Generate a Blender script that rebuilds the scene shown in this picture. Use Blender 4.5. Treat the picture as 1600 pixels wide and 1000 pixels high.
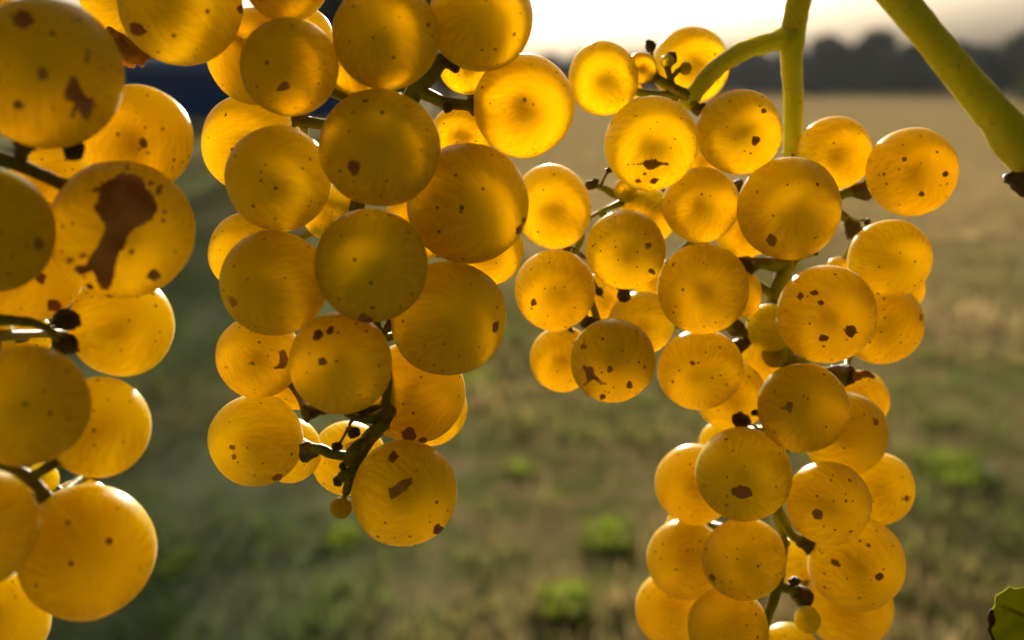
import bpy, bmesh, math, random
import numpy as np
from mathutils import Vector, Matrix, Quaternion, noise
from mathutils.geometry import delaunay_2d_cdt

for o in list(bpy.data.objects):
    bpy.data.objects.remove(o)
scene = bpy.context.scene
COL = scene.collection
random.seed(7)
rng = np.random.default_rng(7)
R_ = math.radians

# ------------------------------------------------------------------ camera, sky, sun, exposure
F = 1716.0                                   # focal length in photograph pixels
CAM = Vector((0, 0, 1.2))
PITCH = math.atan(367 / F)                   # camera looks a little down
cam_d = bpy.data.cameras.new('camera')
cam = bpy.data.objects.new('camera', cam_d); COL.objects.link(cam)
cam.location = CAM
cam.rotation_euler = (math.pi / 2 - PITCH, 0, 0)
cam_d.sensor_width = 36
cam_d.lens = 36 * F / 1600
cam_d.clip_start = 0.01
cam_d.clip_end = 6000
cam_d.dof.use_dof = True
cam_d.dof.focus_distance = 0.178
cam_d.dof.aperture_fstop = (cam_d.lens / 1000) / 0.0029
scene.camera = cam

SUN_EL, SUN_AZ = R_(8.8), R_(0.6)            # azimuth measured from +Y towards +X
world = bpy.data.worlds.new('World'); scene.world = world
world.use_nodes = True
wn = world.node_tree.nodes; wl = world.node_tree.links
bg = wn['Background']
sky = wn.new('ShaderNodeTexSky'); sky.sky_type = 'NISHITA'; sky.sun_disc = False
sky.sun_elevation = SUN_EL; sky.sun_rotation = SUN_AZ
sky.altitude = 50; sky.air_density = 0.34; sky.dust_density = 10.0; sky.ozone_density = 0.3
wl.new(sky.outputs[0], bg.inputs[0]); bg.inputs[1].default_value = 0.05

sd = bpy.data.lights.new('sun', 'SUN'); sun = bpy.data.objects.new('sun', sd); COL.objects.link(sun)
sd.energy = 5.0; sd.angle = R_(0.6); sd.color = (1.0, 0.88, 0.70)
sun_dir = Vector((math.sin(SUN_AZ) * math.cos(SUN_EL), math.cos(SUN_AZ) * math.cos(SUN_EL), math.sin(SUN_EL)))
sun.rotation_euler = sun_dir.to_track_quat('Z', 'Y').to_euler()
sun.location = (0, 30, 30)

vs = scene.view_settings
vs.view_transform = 'Standard'; vs.look = 'None'; vs.exposure = 1.02; vs.gamma = 1.0
vs.use_curve_mapping = False
scene.render.engine = 'CYCLES'
cy = scene.cycles
cy.use_denoising = True
cy.caustics_refractive = False; cy.use_light_tree = False
cy.max_bounces = 7; cy.diffuse_bounces = 4; cy.glossy_bounces = 4; cy.transmission_bounces = 5
cy.sample_clamp_indirect = 8
cy.use_adaptive_sampling = True; cy.adaptive_threshold = 0.02

# ------------------------------------------------------------------ helpers
CAMROT = cam.rotation_euler.to_matrix()
def at(px, py, d):
    """world point seen at photograph pixel (px, py) at depth d metres along the lens axis"""
    return CAM + CAMROT @ Vector(((px - 800) / F * d, -(py - 500) / F * d, -d))

WORLD = {}
def tag(o, label=None, cat=None, group=None, kind=None):
    if label: o['label'] = label
    if cat: o['category'] = cat
    if group: o['group'] = group
    if kind: o['kind'] = kind
    return o
def link(o, parent=None, mw=None):
    COL.objects.link(o)
    mw = mw if mw is not None else Matrix.Identity(4)
    WORLD[o] = mw
    if parent is None:
        o.matrix_world = mw
    else:
        o.parent = parent
        o.matrix_parent_inverse = WORLD[parent].inverted()
        o.matrix_basis = mw
    return o
def empty(name, loc):
    o = bpy.data.objects.new(name, None); o.empty_display_size = 0.02
    return link(o, None, Matrix.Translation(loc))
def mesh_obj(name, verts, faces, mat, parent=None, mw=None, smooth=True):
    me = bpy.data.meshes.new(name)
    me.from_pydata([tuple(v) for v in verts], [], faces)
    if smooth: me.polygons.foreach_set('use_smooth', [True] * len(me.polygons))
    me.materials.append(mat); me.update()
    return link(bpy.data.objects.new(name, me), parent, mw)
def share(name, me, parent, mw):
    return link(bpy.data.objects.new(name, me), parent, mw)

def catmull(pts, rad, per=6):
    P = [Vector(p) for p in pts]; out = []; ro = []
    n = len(P)
    for i in range(n - 1):
        p0 = P[max(i - 1, 0)]; p1 = P[i]; p2 = P[i + 1]; p3 = P[min(i + 2, n - 1)]
        for k in range(per):
            t = k / per
            out.append(0.5 * ((2 * p1) + (p2 - p0) * t + (2 * p0 - 5 * p1 + 4 * p2 - p3) * t * t + (3 * p1 - p0 - 3 * p2 + p3) * t ** 3))
            s = t * t * (3 - 2 * t)
            ro.append(rad[i] * (1 - s) + rad[i + 1] * s)
    out.append(P[-1]); ro.append(rad[-1])
    return out, ro
def tube_geo(pts, rad, sides=10, per=6, wob=0.06, seed=0.0):
    pts, rad = catmull(pts, rad, per)
    V = []; Fc = []
    t = (pts[1] - pts[0]).normalized()
    n = t.orthogonal().normalized()
    for i, p in enumerate(pts):
        a = pts[max(i - 1, 0)]; b = pts[min(i + 1, len(pts) - 1)]
        t2 = (b - a)
        if t2.length < 1e-9: t2 = t
        t2 = t2.normalized()
        q = t.rotation_difference(t2); n = (q @ n).normalized(); t = t2
        bn = t.cross(n)
        for k in range(sides):
            an = 2 * math.pi * k / sides
            w = 1 + wob * noise.noise(Vector((i * 0.45 + seed, k * 1.7, seed)))*1.6
            V.append(p + (n * math.cos(an) + bn * math.sin(an)) * rad[i] * w)
    for i in range(len(pts) - 1):
        for k in range(sides):
            a = i * sides + k; b = i * sides + (k + 1) % sides
            Fc.append((a, b, b + sides, a + sides))
    Fc.append(tuple(range(sides))[::-1])
    Fc.append(tuple(range(len(V) - sides, len(V))))
    return V, Fc
def tube(name, pts, rad, mat, parent=None, **kw):
    V, Fc = tube_geo(pts, rad, **kw)
    return mesh_obj(name, V, Fc, mat, parent)

# ------------------------------------------------------------------ materials
def new_mat(name):
    m = bpy.data.materials.new(name); m.use_nodes = True
    nt = m.node_tree; nt.nodes.clear()
    out = nt.nodes.new('ShaderNodeOutputMaterial')
    return m, nt, out
def N(nt, typ, **kw):
    n = nt.nodes.new(typ)
    for k, v in kw.items():
        if k.startswith('i_'):
            key = k[2:]
            key = int(key) if key.isdigit() else key.replace('_', ' ')
            n.inputs[key].default_value = v
        else: setattr(n, k, v)
    return n
def mixc(nt, fac, a, b, blend='MIX'):
    m = nt.nodes.new('ShaderNodeMix'); m.data_type = 'RGBA'; m.blend_type = blend
    for s, v in ((0, fac), (6, a), (7, b)):
        if hasattr(v, 'is_linked') or hasattr(v, 'node'): nt.links.new(v, m.inputs[s])
        else: m.inputs[s].default_value = v if s == 0 else (v + (1,) if len(v) == 3 else v)
    return m.outputs[2]
def ramp(nt, src, stops, interp='LINEAR'):
    r = nt.nodes.new('ShaderNodeValToRGB'); r.color_ramp.interpolation = interp
    el = r.color_ramp.elements
    while len(el) < len(stops): el.new(0.5)
    for e, (p, c) in zip(el, stops):
        e.position = p
        e.color = (c, c, c, 1) if isinstance(c, (int, float)) else tuple(c) + (1,)
    nt.links.new(src, r.inputs[0]); return r.outputs[0]
def math_n(nt, op, a, b=None, clamp=False):
    n = nt.nodes.new('ShaderNodeMath'); n.operation = op; n.use_clamp = clamp
    for i, v in enumerate((a, b)):
        if v is None: continue
        if isinstance(v, (int, float)): n.inputs[i].default_value = v
        else: nt.links.new(v, n.inputs[i])
    return n.outputs[0]

def berry_material(name, flesh, flesh2, radius, speck=True, vein=0.34, jelly=(0.38, 1.0, (1.0, 0.71, 0.03), 0.34)):
    m, nt, out = new_mat(name); L = nt.links.new
    tc = N(nt, 'ShaderNodeTexCoord'); oi = N(nt, 'ShaderNodeObjectInfo')
    off = N(nt, 'ShaderNodeVectorMath', operation='ADD')
    sc = N(nt, 'ShaderNodeVectorMath', operation='SCALE'); sc.inputs[3].default_value = 37.0
    cmb = N(nt, 'ShaderNodeCombineXYZ'); L(oi.outputs['Random'], cmb.inputs[0]); L(oi.outputs['Random'], cmb.inputs[2])
    L(cmb.outputs[0], sc.inputs[0]); L(tc.outputs['Object'], off.inputs[0]); L(sc.outputs[0], off.inputs[1])
    P = off.outputs[0]
    # one noise drives flesh tone, gloss and waxy bloom
    nz = N(nt, 'ShaderNodeTexNoise', i_Scale=1.3, i_Detail=3.0, i_Roughness=0.6); L(P, nz.inputs['Vector'])
    nc = N(nt, 'ShaderNodeSeparateColor'); L(nz.outputs['Color'], nc.inputs[0])
    col = mixc(nt, ramp(nt, nc.outputs[0], [(0.3, 0.0), (0.72, 1.0)]), flesh, flesh2)
    clear = mixc(nt, oi.outputs['Random'], tuple(jelly[2]), (jelly[2][0], jelly[2][1] * 0.90, jelly[2][2]))
    if vein:
        # faint bundles that run from the stalk to the tip, seen through the skin
        sep = N(nt, 'ShaderNodeSeparateXYZ'); L(tc.outputs['Object'], sep.inputs[0])
        ang = math_n(nt, 'ARCTAN2', sep.outputs[1], sep.outputs[0])
        c2 = N(nt, 'ShaderNodeCombineXYZ')
        L(math_n(nt, 'ADD', math_n(nt, 'MULTIPLY', ang, 4.6), math_n(nt, 'MULTIPLY', nc.outputs[1], 3.2)), c2.inputs[0])
        L(math_n(nt, 'MULTIPLY', sep.outputs[2], 0.9), c2.inputs[1]); L(math_n(nt, 'MULTIPLY', oi.outputs['Random'], 91.0), c2.inputs[2])
        vz = N(nt, 'ShaderNodeTexNoise', i_Scale=1.6, i_Detail=1.5, i_Roughness=0.6); L(c2.outputs[0], vz.inputs['Vector'])
        vm = ramp(nt, vz.outputs[0], [(0.36, 0.0), (0.45, 0.85), (0.49, 1.0), (0.53, 0.5), (0.64, 0.0)])
        fade = ramp(nt, math_n(nt, 'ABSOLUTE', sep.outputs[2]), [(0.0, 1.0), (0.75, 0.9), (0.97, 0.0)])
        vf = math_n(nt, 'MULTIPLY', math_n(nt, 'MULTIPLY', vm, vein), fade)
        col = mixc(nt, vf, col, (flesh[0] * 0.70, flesh[1] * 0.55, flesh[2] * 0.4))
        clear = mixc(nt, vf, clear, (jelly[2][0] * 0.55, jelly[2][1] * 0.45, jelly[2][2] * 0.4))
    bs = N(nt, 'ShaderNodeBsdfPrincipled')
    if speck:
        vo = N(nt, 'ShaderNodeTexVoronoi', i_Scale=4.4, i_Randomness=1.0); L(P, vo.inputs['Vector'])
        sepc = N(nt, 'ShaderNodeSeparateColor'); L(vo.outputs['Color'], sepc.inputs[0])
        keep = math_n(nt, 'GREATER_THAN', sepc.outputs[0], 0.35)
        size = math_n(nt, 'MULTIPLY_ADD', math_n(nt, 'POWER', sepc.outputs[1], 4.0), 0.09); nt.nodes[-1].inputs[2].default_value = 0.135
        s1 = math_n(nt, 'MULTIPLY', math_n(nt, 'MULTIPLY', math_n(nt, 'SUBTRACT', size, vo.outputs['Distance']), 18.0, clamp=True), keep)
        spots = math_n(nt, 'MULTIPLY', s1, 0.86)
        col = mixc(nt, spots, col, (0.11, 0.024, 0.006))
        clear = mixc(nt, spots, clear, (0.13, 0.022, 0.004))
    L(col, bs.inputs['Base Color'])
    bs.subsurface_method = 'RANDOM_WALK'
    bs.inputs['Subsurface Weight'].default_value = 1.0
    bs.inputs['Subsurface Radius'].default_value = radius
    bs.inputs['Subsurface Scale'].default_value = 1.0
    bs.inputs['Subsurface Anisotropy'].default_value = 0.7
    bs.inputs['IOR'].default_value = 1.40
    bs.inputs['Sheen Weight'].default_value = 0.35; bs.inputs['Sheen Roughness'].default_value = 0.3; bs.inputs['Sheen Tint'].default_value = (1, 0.93, 0.82, 1)
    L(ramp(nt, nc.outputs[1], [(0.3, 0.26), (0.7, 0.46)]), bs.inputs['Roughness'])
    # waxy bloom, a thin pale film in patches
    df = N(nt, 'ShaderNodeBsdfDiffuse'); df.inputs[0].default_value = (0.55, 0.55, 0.5, 1)
    mx = N(nt, 'ShaderNodeMixShader')
    L(ramp(nt, nc.outputs[2], [(0.35, 0.0), (0.75, 0.05)]), mx.inputs[0])
    # the clear jelly under the skin: blurred light straight through the berry
    rf = N(nt, 'ShaderNodeBsdfRefraction', i_Roughness=jelly[1], i_IOR=1.33); L(clear, rf.inputs[0])
    mj = N(nt, 'ShaderNodeMixShader'); mj.inputs[0].default_value = jelly[0]
    L(bs.outputs[0], mj.inputs[1]); L(rf.outputs[0], mj.inputs[2])
    tl = N(nt, 'ShaderNodeBsdfTranslucent'); L(clear, tl.inputs[0])
    mt = N(nt, 'ShaderNodeMixShader'); mt.inputs[0].default_value = jelly[3]
    L(mj.outputs[0], mt.inputs[1]); L(tl.outputs[0], mt.inputs[2])
    L(mt.outputs[0], mx.inputs[1]); L(df.outputs[0], mx.inputs[2]); L(mx.outputs[0], out.inputs[0])
    return m

M_BERRY = berry_material('grape_skin', (0.97, 0.79, 0.01), (0.95, 0.81, 0.012), (0.017, 0.0125, 0.003))
M_UNRIPE = berry_material('unripe_grape_skin', (0.50, 0.56, 0.05), (0.42, 0.42, 0.05), (0.0025, 0.0022, 0.0006), speck=False, vein=0.0)

def stem_material(name, c1, c2, c3, sss=0.0012, scale=420.0):
    m, nt, out = new_mat(name); L = nt.links.new
    tc = N(nt, 'ShaderNodeTexCoord')
    nz = N(nt, 'ShaderNodeTexNoise', i_Scale=scale, i_Detail=4.0, i_Roughness=0.65); L(tc.outputs['Object'], nz.inputs['Vector'])
    n2 = N(nt, 'ShaderNodeTexNoise', i_Scale=scale * 5, i_Detail=2.0); L(tc.outputs['Object'], n2.inputs['Vector'])
    col = mixc(nt, ramp(nt, nz.outputs[0], [(0.35, 0.0), (0.65, 1.0)]), c1, c2)
    col = mixc(nt, ramp(nt, n2.outputs[0], [(0.60, 0.0), (0.72, 0.8)]), col, c3)
    bs = N(nt, 'ShaderNodeBsdfPrincipled', i_Roughness=0.5); L(col, bs.inputs['Base Color'])
    bs.inputs['Subsurface Weight'].default_value = 1.0 if sss else 0.0
    bs.inputs['Subsurface Radius'].default_value = (1.0, 0.9, 0.25)
    bs.inputs['Subsurface Scale'].default_value = sss or 0.001
    bp = N(nt, 'ShaderNodeBump', i_Strength=0.6, i_Distance=0.0004); L(nz.outputs[0], bp.inputs['Height']); L(bp.outputs[0], bs.inputs['Normal'])
    L(bs.outputs[0], out.inputs[0]); return m
M_STEM = stem_material('green_stem', (0.17, 0.17, 0.03), (0.24, 0.20, 0.03), (0.11, 0.055, 0.02), 0.0011, 300)
M_PED = stem_material('arched_stem', (0.52, 0.52, 0.055), (0.62, 0.55, 0.06), (0.45, 0.38, 0.05), 0.0045, 160)
M_RACHIS = stem_material('brown_green_stem', (0.16, 0.16, 0.03), (0.12, 0.085, 0.025), (0.06, 0.03, 0.015), 0.0007, 350)
M_CAP = stem_material('corky_brown', (0.085, 0.038, 0.018), (0.13, 0.07, 0.03), (0.03, 0.015, 0.01), 0.0, 900)
M_DRY = stem_material('dead_bud', (0.05, 0.022, 0.012), (0.09, 0.04, 0.018), (0.02, 0.01, 0.008), 0.0, 900)
M_ORANGE = stem_material('dry_orange_tip', (0.55, 0.20, 0.05), (0.42, 0.13, 0.03), (0.2, 0.06, 0.02), 0.0008, 700)

def scar_material():
    m, nt, out = new_mat('scar_tissue'); L = nt.links.new
    tc = N(nt, 'ShaderNodeTexCoord')
    nz = N(nt, 'ShaderNodeTexNoise', i_Scale=700.0, i_Detail=5.0, i_Roughness=0.7); L(tc.outputs['Object'], nz.inputs['Vector'])
    nb = N(nt, 'ShaderNodeTexNoise', i_Scale=210.0, i_Detail=3.0); L(tc.outputs['Object'], nb.inputs['Vector'])
    col = mixc(nt, ramp(nt, nb.outputs[0], [(0.35, 0.0), (0.65, 1.0)]), mixc(nt, nz.outputs[0], (0.26, 0.08, 0.045), (0.45, 0.22, 0.16)), mixc(nt, nz.outputs[0], (0.45, 0.24, 0.19), (0.75, 0.50, 0.43)))
    df = N(nt, 'ShaderNodeBsdfPrincipled', i_Roughness=0.6); L(col, df.inputs['Base Color'])
    tr = N(nt, 'ShaderNodeBsdfTranslucent'); L(mixc(nt, nz.outputs[0], (0.36, 0.08, 0.015), (0.66, 0.19, 0.04)), tr.inputs[0])
    bp = N(nt, 'ShaderNodeBump', i_Strength=0.5, i_Distance=0.0002); L(nz.outputs[0], bp.inputs['Height']); L(bp.outputs[0], df.inputs['Normal'])
    mx = N(nt, 'ShaderNodeMixShader'); mx.inputs[0].default_value = 0.5
    L(df.outputs[0], mx.inputs[1]); L(tr.outputs[0], mx.inputs[2])
    # the crust thins out raggedly towards its edge
    ea = N(nt, 'ShaderNodeAttribute', attribute_name='edge')
    al = math_n(nt, 'ADD', math_n(nt, 'MULTIPLY', ea.outputs['Fac'], 0.62), math_n(nt, 'MULTIPLY', math_n(nt, 'SUBTRACT', nz.outputs[0], 0.5), 1.1), clamp=True)
    tp = N(nt, 'ShaderNodeBsdfTransparent'); ma = N(nt, 'ShaderNodeMixShader')
    L(al, ma.inputs[0]); L(tp.outputs[0], ma.inputs[1]); L(mx.outputs[0], ma.inputs[2]); L(ma.outputs[0], out.inputs[0]); return m
M_SCAR = scar_material()

def leaf_material(name, c1, c2, tr1, fac=0.45, scale=6.0):
    m, nt, out = new_mat(name); L = nt.links.new
    tc = N(nt, 'ShaderNodeTexCoord')
    nz = N(nt, 'ShaderNodeTexNoise', i_Scale=scale, i_Detail=4.0, i_Roughness=0.6); L(tc.outputs['Object'], nz.inputs['Vector'])
    col = mixc(nt, ramp(nt, nz.outputs[0], [(0.35, 0.0), (0.65, 1.0)]), c1, c2)
    bs = N(nt, 'ShaderNodeBsdfPrincipled', i_Roughness=0.6); bs.inputs['Specular IOR Level'].default_value = 0.12; L(col, bs.inputs['Base Color'])
    tr = N(nt, 'ShaderNodeBsdfTranslucent'); tr.inputs[0].default_value = tr1 + (1,)
    mx = N(nt, 'ShaderNodeMixShader'); mx.inputs[0].default_value = fac
    L(bs.outputs[0], mx.inputs[1]); L(tr.outputs[0], mx.inputs[2]); L(mx.outputs[0], out.inputs[0]); return m
M_TREELEAF = leaf_material('tree_foliage', (0.035, 0.055, 0.03), (0.06, 0.075, 0.035), (0.07, 0.08, 0.03), 0.25, 0.6)
M_BUSHLEAF = leaf_material('bush_foliage', (0.045, 0.07, 0.03), (0.07, 0.09, 0.035), (0.08, 0.10, 0.03), 0.3, 2.0)
M_TUFT = leaf_material('green_grass', (0.13, 0.20, 0.025), (0.19, 0.25, 0.03), (0.26, 0.36, 0.03), 0.5, 30.0)
M_VINELEAF = leaf_material('vine_leaf_blade', (0.13, 0.145, 0.018), (0.19, 0.19, 0.02), (0.26, 0.27, 0.02), 0.5, 120.0)
M_VINEEDGE = leaf_material('withered_leaf_edge', (0.06, 0.03, 0.015), (0.12, 0.06, 0.02), (0.14, 0.06, 0.02), 0.3, 300.0)
M_DRYLEAF = leaf_material('withered_leaf', (0.42, 0.20, 0.06), (0.55, 0.36, 0.08), (0.70, 0.34, 0.08), 0.5, 350.0)

def simple_mat(name, col, rough=0.6, metal=0.0, var=0.15, scale=3.0):
    m, nt, out = new_mat(name); L = nt.links.new
    tc = N(nt, 'ShaderNodeTexCoord')
    nz = N(nt, 'ShaderNodeTexNoise', i_Scale=scale, i_Detail=5.0); L(tc.outputs['Object'], nz.inputs['Vector'])
    c = mixc(nt, nz.outputs[0], tuple(v * (1 - var) for v in col), tuple(min(1, v * (1 + var)) for v in col))
    bs = N(nt, 'ShaderNodeBsdfPrincipled', i_Roughness=rough, i_Metallic=metal); L(c, bs.inputs['Base Color'])
    L(bs.outputs[0], out.inputs[0]); return m
M_BARK = simple_mat('bark', (0.09, 0.065, 0.045), 0.9, 0, 0.4, 4.0)
M_NAVY = simple_mat('navy_sheet_steel', (0.10, 0.20, 0.42), 0.5, 0.0, 0.15, 1.2)
M_PALEBLUE = simple_mat('pale_blue_trim', (0.30, 0.46, 0.80), 0.45, 0.0, 0.1, 2.0)
M_ROOF = simple_mat('grey_roof_sheet', (0.22, 0.25, 0.30), 0.5, 0.2, 0.15, 1.0)

# ------------------------------------------------------------------ ground
def ground_material():
    m, nt, out = new_mat('field_soil_and_stubble'); L = nt.links.new
    tc = N(nt, 'ShaderNodeTexCoord')
    big = N(nt, 'ShaderNodeTexNoise', i_Scale=0.35, i_Detail=4.0); L(tc.outputs['Object'], big.inputs['Vector'])
    med = N(nt, 'ShaderNodeTexNoise', i_Scale=5.5, i_Detail=5.0, i_Roughness=0.6); L(tc.outputs['Object'], med.inputs['Vector'])
    fine = N(nt, 'ShaderNodeTexNoise', i_Scale=26.0, i_Detail=5.0, i_Roughness=0.7); L(tc.outputs['Object'], fine.inputs['Vector'])
    col = mixc(nt, ramp(nt, med.outputs[0], [(0.42, 0.0), (0.57, 1.0)]), (0.16, 0.20, 0.045), (0.44, 0.32, 0.15))
    col = mixc(nt, ramp(nt, big.outputs[0], [(0.38, 0.0), (0.66, 0.75)]), col, (0.16, 0.18, 0.055))
    col = mixc(nt, ramp(nt, fine.outputs[0], [(0.35, 0.75), (0.6, 0.0)]), col, (0.12, 0.09, 0.05))
    # far off, dry stubble takes over
    sep = N(nt, 'ShaderNodeSeparateXYZ'); L(tc.outputs['Object'], sep.inputs[0])
    far = ramp(nt, math_n(nt, 'MULTIPLY', sep.outputs[1], 0.01), [(0.03, 0.0), (0.12, 0.9)])
    straw = mixc(nt, med.outputs[0], (0.58, 0.43, 0.21), (0.42, 0.33, 0.14))
    col = mixc(nt, far, col, straw)
    # greener towards the shed: cool tone of the shade put into the ground colour
    cool_shade = math_n(nt, 'DIVIDE', math_n(nt, 'MULTIPLY', sep.outputs[0], -4.5), math_n(nt, 'ADD', math_n(nt, 'ABSOLUTE', sep.outputs[1]), 0.5), clamp=True)
    col = mixc(nt, math_n(nt, 'MULTIPLY', cool_shade, 0.75), col, mixc(nt, fine.outputs[0], (0.13, 0.19, 0.10), (0.26, 0.30, 0.17)))
    bs = N(nt, 'ShaderNodeBsdfPrincipled', i_Roughness=0.95); L(col, bs.inputs['Base Color'])
    bs.inputs['Specular IOR Level'].default_value = 0.0
    bp = N(nt, 'ShaderNodeBump', i_Strength=0.8, i_Distance=0.03); L(fine.outputs[0], bp.inputs['Height']); L(bp.outputs[0], bs.inputs['Normal'])
    L(bs.outputs[0], out.inputs[0]); return m
M_GROUND = ground_material()
def hgt(x, y):
    return 0.03 * noise.noise(Vector((x * 0.8, y * 0.8, 3.1))) + 0.05 * noise.noise(Vector((x * 0.18, y * 0.18, 9.0))) if y < 30 else 0.0
gx = np.unique(np.concatenate([np.linspace(-700, -40, 12), np.linspace(-40, -12, 12), np.linspace(-12, 12, 97), np.linspace(12, 40, 12), np.linspace(40, 700, 12)]))
gy = np.unique(np.concatenate([np.linspace(-60, 0, 8), np.linspace(0, 30, 121), np.linspace(30, 90, 16), np.linspace(90, 900, 20)]))
GV = []; GF = []
for y in gy:
    for x in gx:
        w = max(0.0, min(1.0, (28 - abs(y)) / 6)) * max(0.0, min(1.0, (38 - abs(x)) / 6))
        GV.append((x, y, (0.03 * noise.noise(Vector((x * 0.8, y * 0.8, 3.1))) + 0.05 * noise.noise(Vector((x * 0.18, y * 0.18, 9.0)))) * w))
nx = len(gx)
for j in range(len(gy) - 1):
    for i in range(nx - 1):
        a = j * nx + i
        GF.append((a, a + 1, a + nx + 1, a + nx))
tag(mesh_obj('ground', GV, GF, M_GROUND), kind='structure')
def gz(x, y):
    w = max(0.0, min(1.0, (28 - abs(y)) / 6)) * max(0.0, min(1.0, (38 - abs(x)) / 6))
    return (0.03 * noise.noise(Vector((x * 0.8, y * 0.8, 3.1))) + 0.05 * noise.noise(Vector((x * 0.18, y * 0.18, 9.0)))) * w

# short field grass: dry and green blades, one uncountable mass
def blade_material():
    m, nt, out = new_mat('field_grass_blades'); L = nt.links.new
    at_ = N(nt, 'ShaderNodeAttribute', attribute_name='tint')
    col = ramp(nt, at_.outputs['Fac'], [(0.0, (0.08, 0.16, 0.03)), (0.45, (0.18, 0.20, 0.05)), (0.7, (0.34, 0.26, 0.10)), (1.0, (0.56, 0.42, 0.20))])
    bs = N(nt, 'ShaderNodeBsdfPrincipled', i_Roughness=0.7); L(col, bs.inputs['Base Color'])
    bs.inputs['Specular IOR Level'].default_value = 0.05
    tr = N(nt, 'ShaderNodeBsdfTranslucent'); L(col, tr.inputs[0])
    mx = N(nt, 'ShaderNodeMixShader'); mx.inputs[0].default_value = 0.5
    L(bs.outputs[0], mx.inputs[1]); L(tr.outputs[0], mx.inputs[2]); L(mx.outputs[0], out.inputs[0]); return m
M_BLADE = blade_material()
def build_grass():
    V = []; Fc = []; T = []
    def clump(x, y, n, spread, h, tint, wd):
        for _ in range(n):
            bx = x + rng.normal() * spread; by = y + rng.normal() * spread
            z = gz(bx, by) - 0.004
            a = rng.uniform(0, 2 * math.pi); lean = rng.uniform(0.1, 0.9) * h
            hh = h * rng.uniform(0.5, 1.2); w = wd * rng.uniform(0.6, 1.3)
            c, s = math.cos(a), math.sin(a)
            i = len(V)
            V.extend([(bx - s * w, by + c * w, z), (bx + s * w, by - c * w, z),
                      (bx + c * lean * .4 - s * w * .7, by + s * lean * .4 + c * w * .7, z + hh * .6),
                      (bx + c * lean * .4 + s * w * .7, by + s * lean * .4 - c * w * .7, z + hh * .6),
                      (bx + c * lean, by + s * lean, z + hh)])
            Fc.append((i, i + 1, i + 3, i + 2)); Fc.append((i + 2, i + 3, i + 4))
            t = min(1, max(0, tint + rng.normal() * 0.12)); T.extend([t] * 5)
    for k in range(9500):
        y = 1.5 + 13.5 * rng.uniform() ** 1.25
        x = rng.uniform(-0.62, 0.62) * (y + 0.6)
        d = noise.noise(Vector((x * 1.3, y * 1.3, 0.5))); g = noise.noise(Vector((x * 0.9, y * 0.9, 7.5)))
        if d < -0.12 and rng.uniform() < 0.75: continue
        tint = 0.50 - g * 0.75 + min(0.3, max(0.0, (y - 3.5) * 0.05)) - 0.5 * max(0.0, min(1.0, (-x - 0.02 * y) / (0.22 * y)))  # blades turn greener on the left, standing in for the cool shade there
        clump(x, y, int(rng.integers(5, 12)), 0.03 + 0.004 * y, rng.uniform(0.025, 0.07), tint, 0.0018 + 0.0004 * y)
    for k in range(3500):
        y = 15 + 40 * rng.uniform() ** 1.3
        x = rng.uniform(-0.6, 0.6) * y
        clump(x, y, 4, 0.15, rng.uniform(0.04, 0.08), 0.75 + rng.normal() * 0.1, 0.012)
    o = mesh_obj('field_grass', V, Fc, M_BLADE, smooth=False)
    a = o.data.attributes.new('tint', 'FLOAT', 'POINT'); a.data.foreach_set('value', T)
    tag(o, 'short dry and green grass covering the field', 'grass', kind='stuff')
build_grass()

def on_ground(px, py):
    d = (at(px, py, 1.0) - CAM); t = -CAM.z / d.z
    p = CAM + d * t; p.z = gz(p.x, p.y); return p
def tuft(name, p, n, rad, h, label, group):
    V = []; Fc = []
    for _ in range(n):
        rr = rad * math.sqrt(random.random()); an = random.uniform(0, 6.283)
        b = Vector((rr * math.cos(an), rr * math.sin(an), -0.005))
        o = Vector((math.cos(an), math.sin(an), 0)) * random.uniform(0.1, 0.8) * h + Vector((random.gauss(0, .2), random.gauss(0, .2), 0)) * h
        hh = h * random.uniform(0.55, 1.15); w = 0.0032 * random.uniform(0.7, 1.4)
        sd_ = Vector((-math.sin(an), math.cos(an), 0)) * w
        i = len(V)
        V += [b - sd_, b + sd_, b + o * .35 - sd_ * .8 + Vector((0, 0, hh * .6)), b + o * .35 + sd_ * .8 + Vector((0, 0, hh * .6)), b + o + Vector((0, 0, hh))]
        Fc += [(i, i + 1, i + 3, i + 2), (i + 2, i + 3, i + 4)]
    o = mesh_obj(name, V, Fc, M_TUFT, None, Matrix.Translation(p), smooth=False)
    tag(o, label, 'grass tuft', group)
TL = 'bright green tuft of grass growing in the dry field'
for (px, py, n, r, h) in ((882, 952, 230, .075, .045), (948, 842, 170, .08, .036), (1492, 734, 190, .12, .045), (532, 846, 110, .07, .03),
                          (268, 888, 100, .08, .03), (740, 590, 120, .13, .04), (812, 732, 60, .06, .03)):
    tuft('grass_tuft', on_ground(px, py), n, r, h, TL, 'green tufts in the field')

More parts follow.
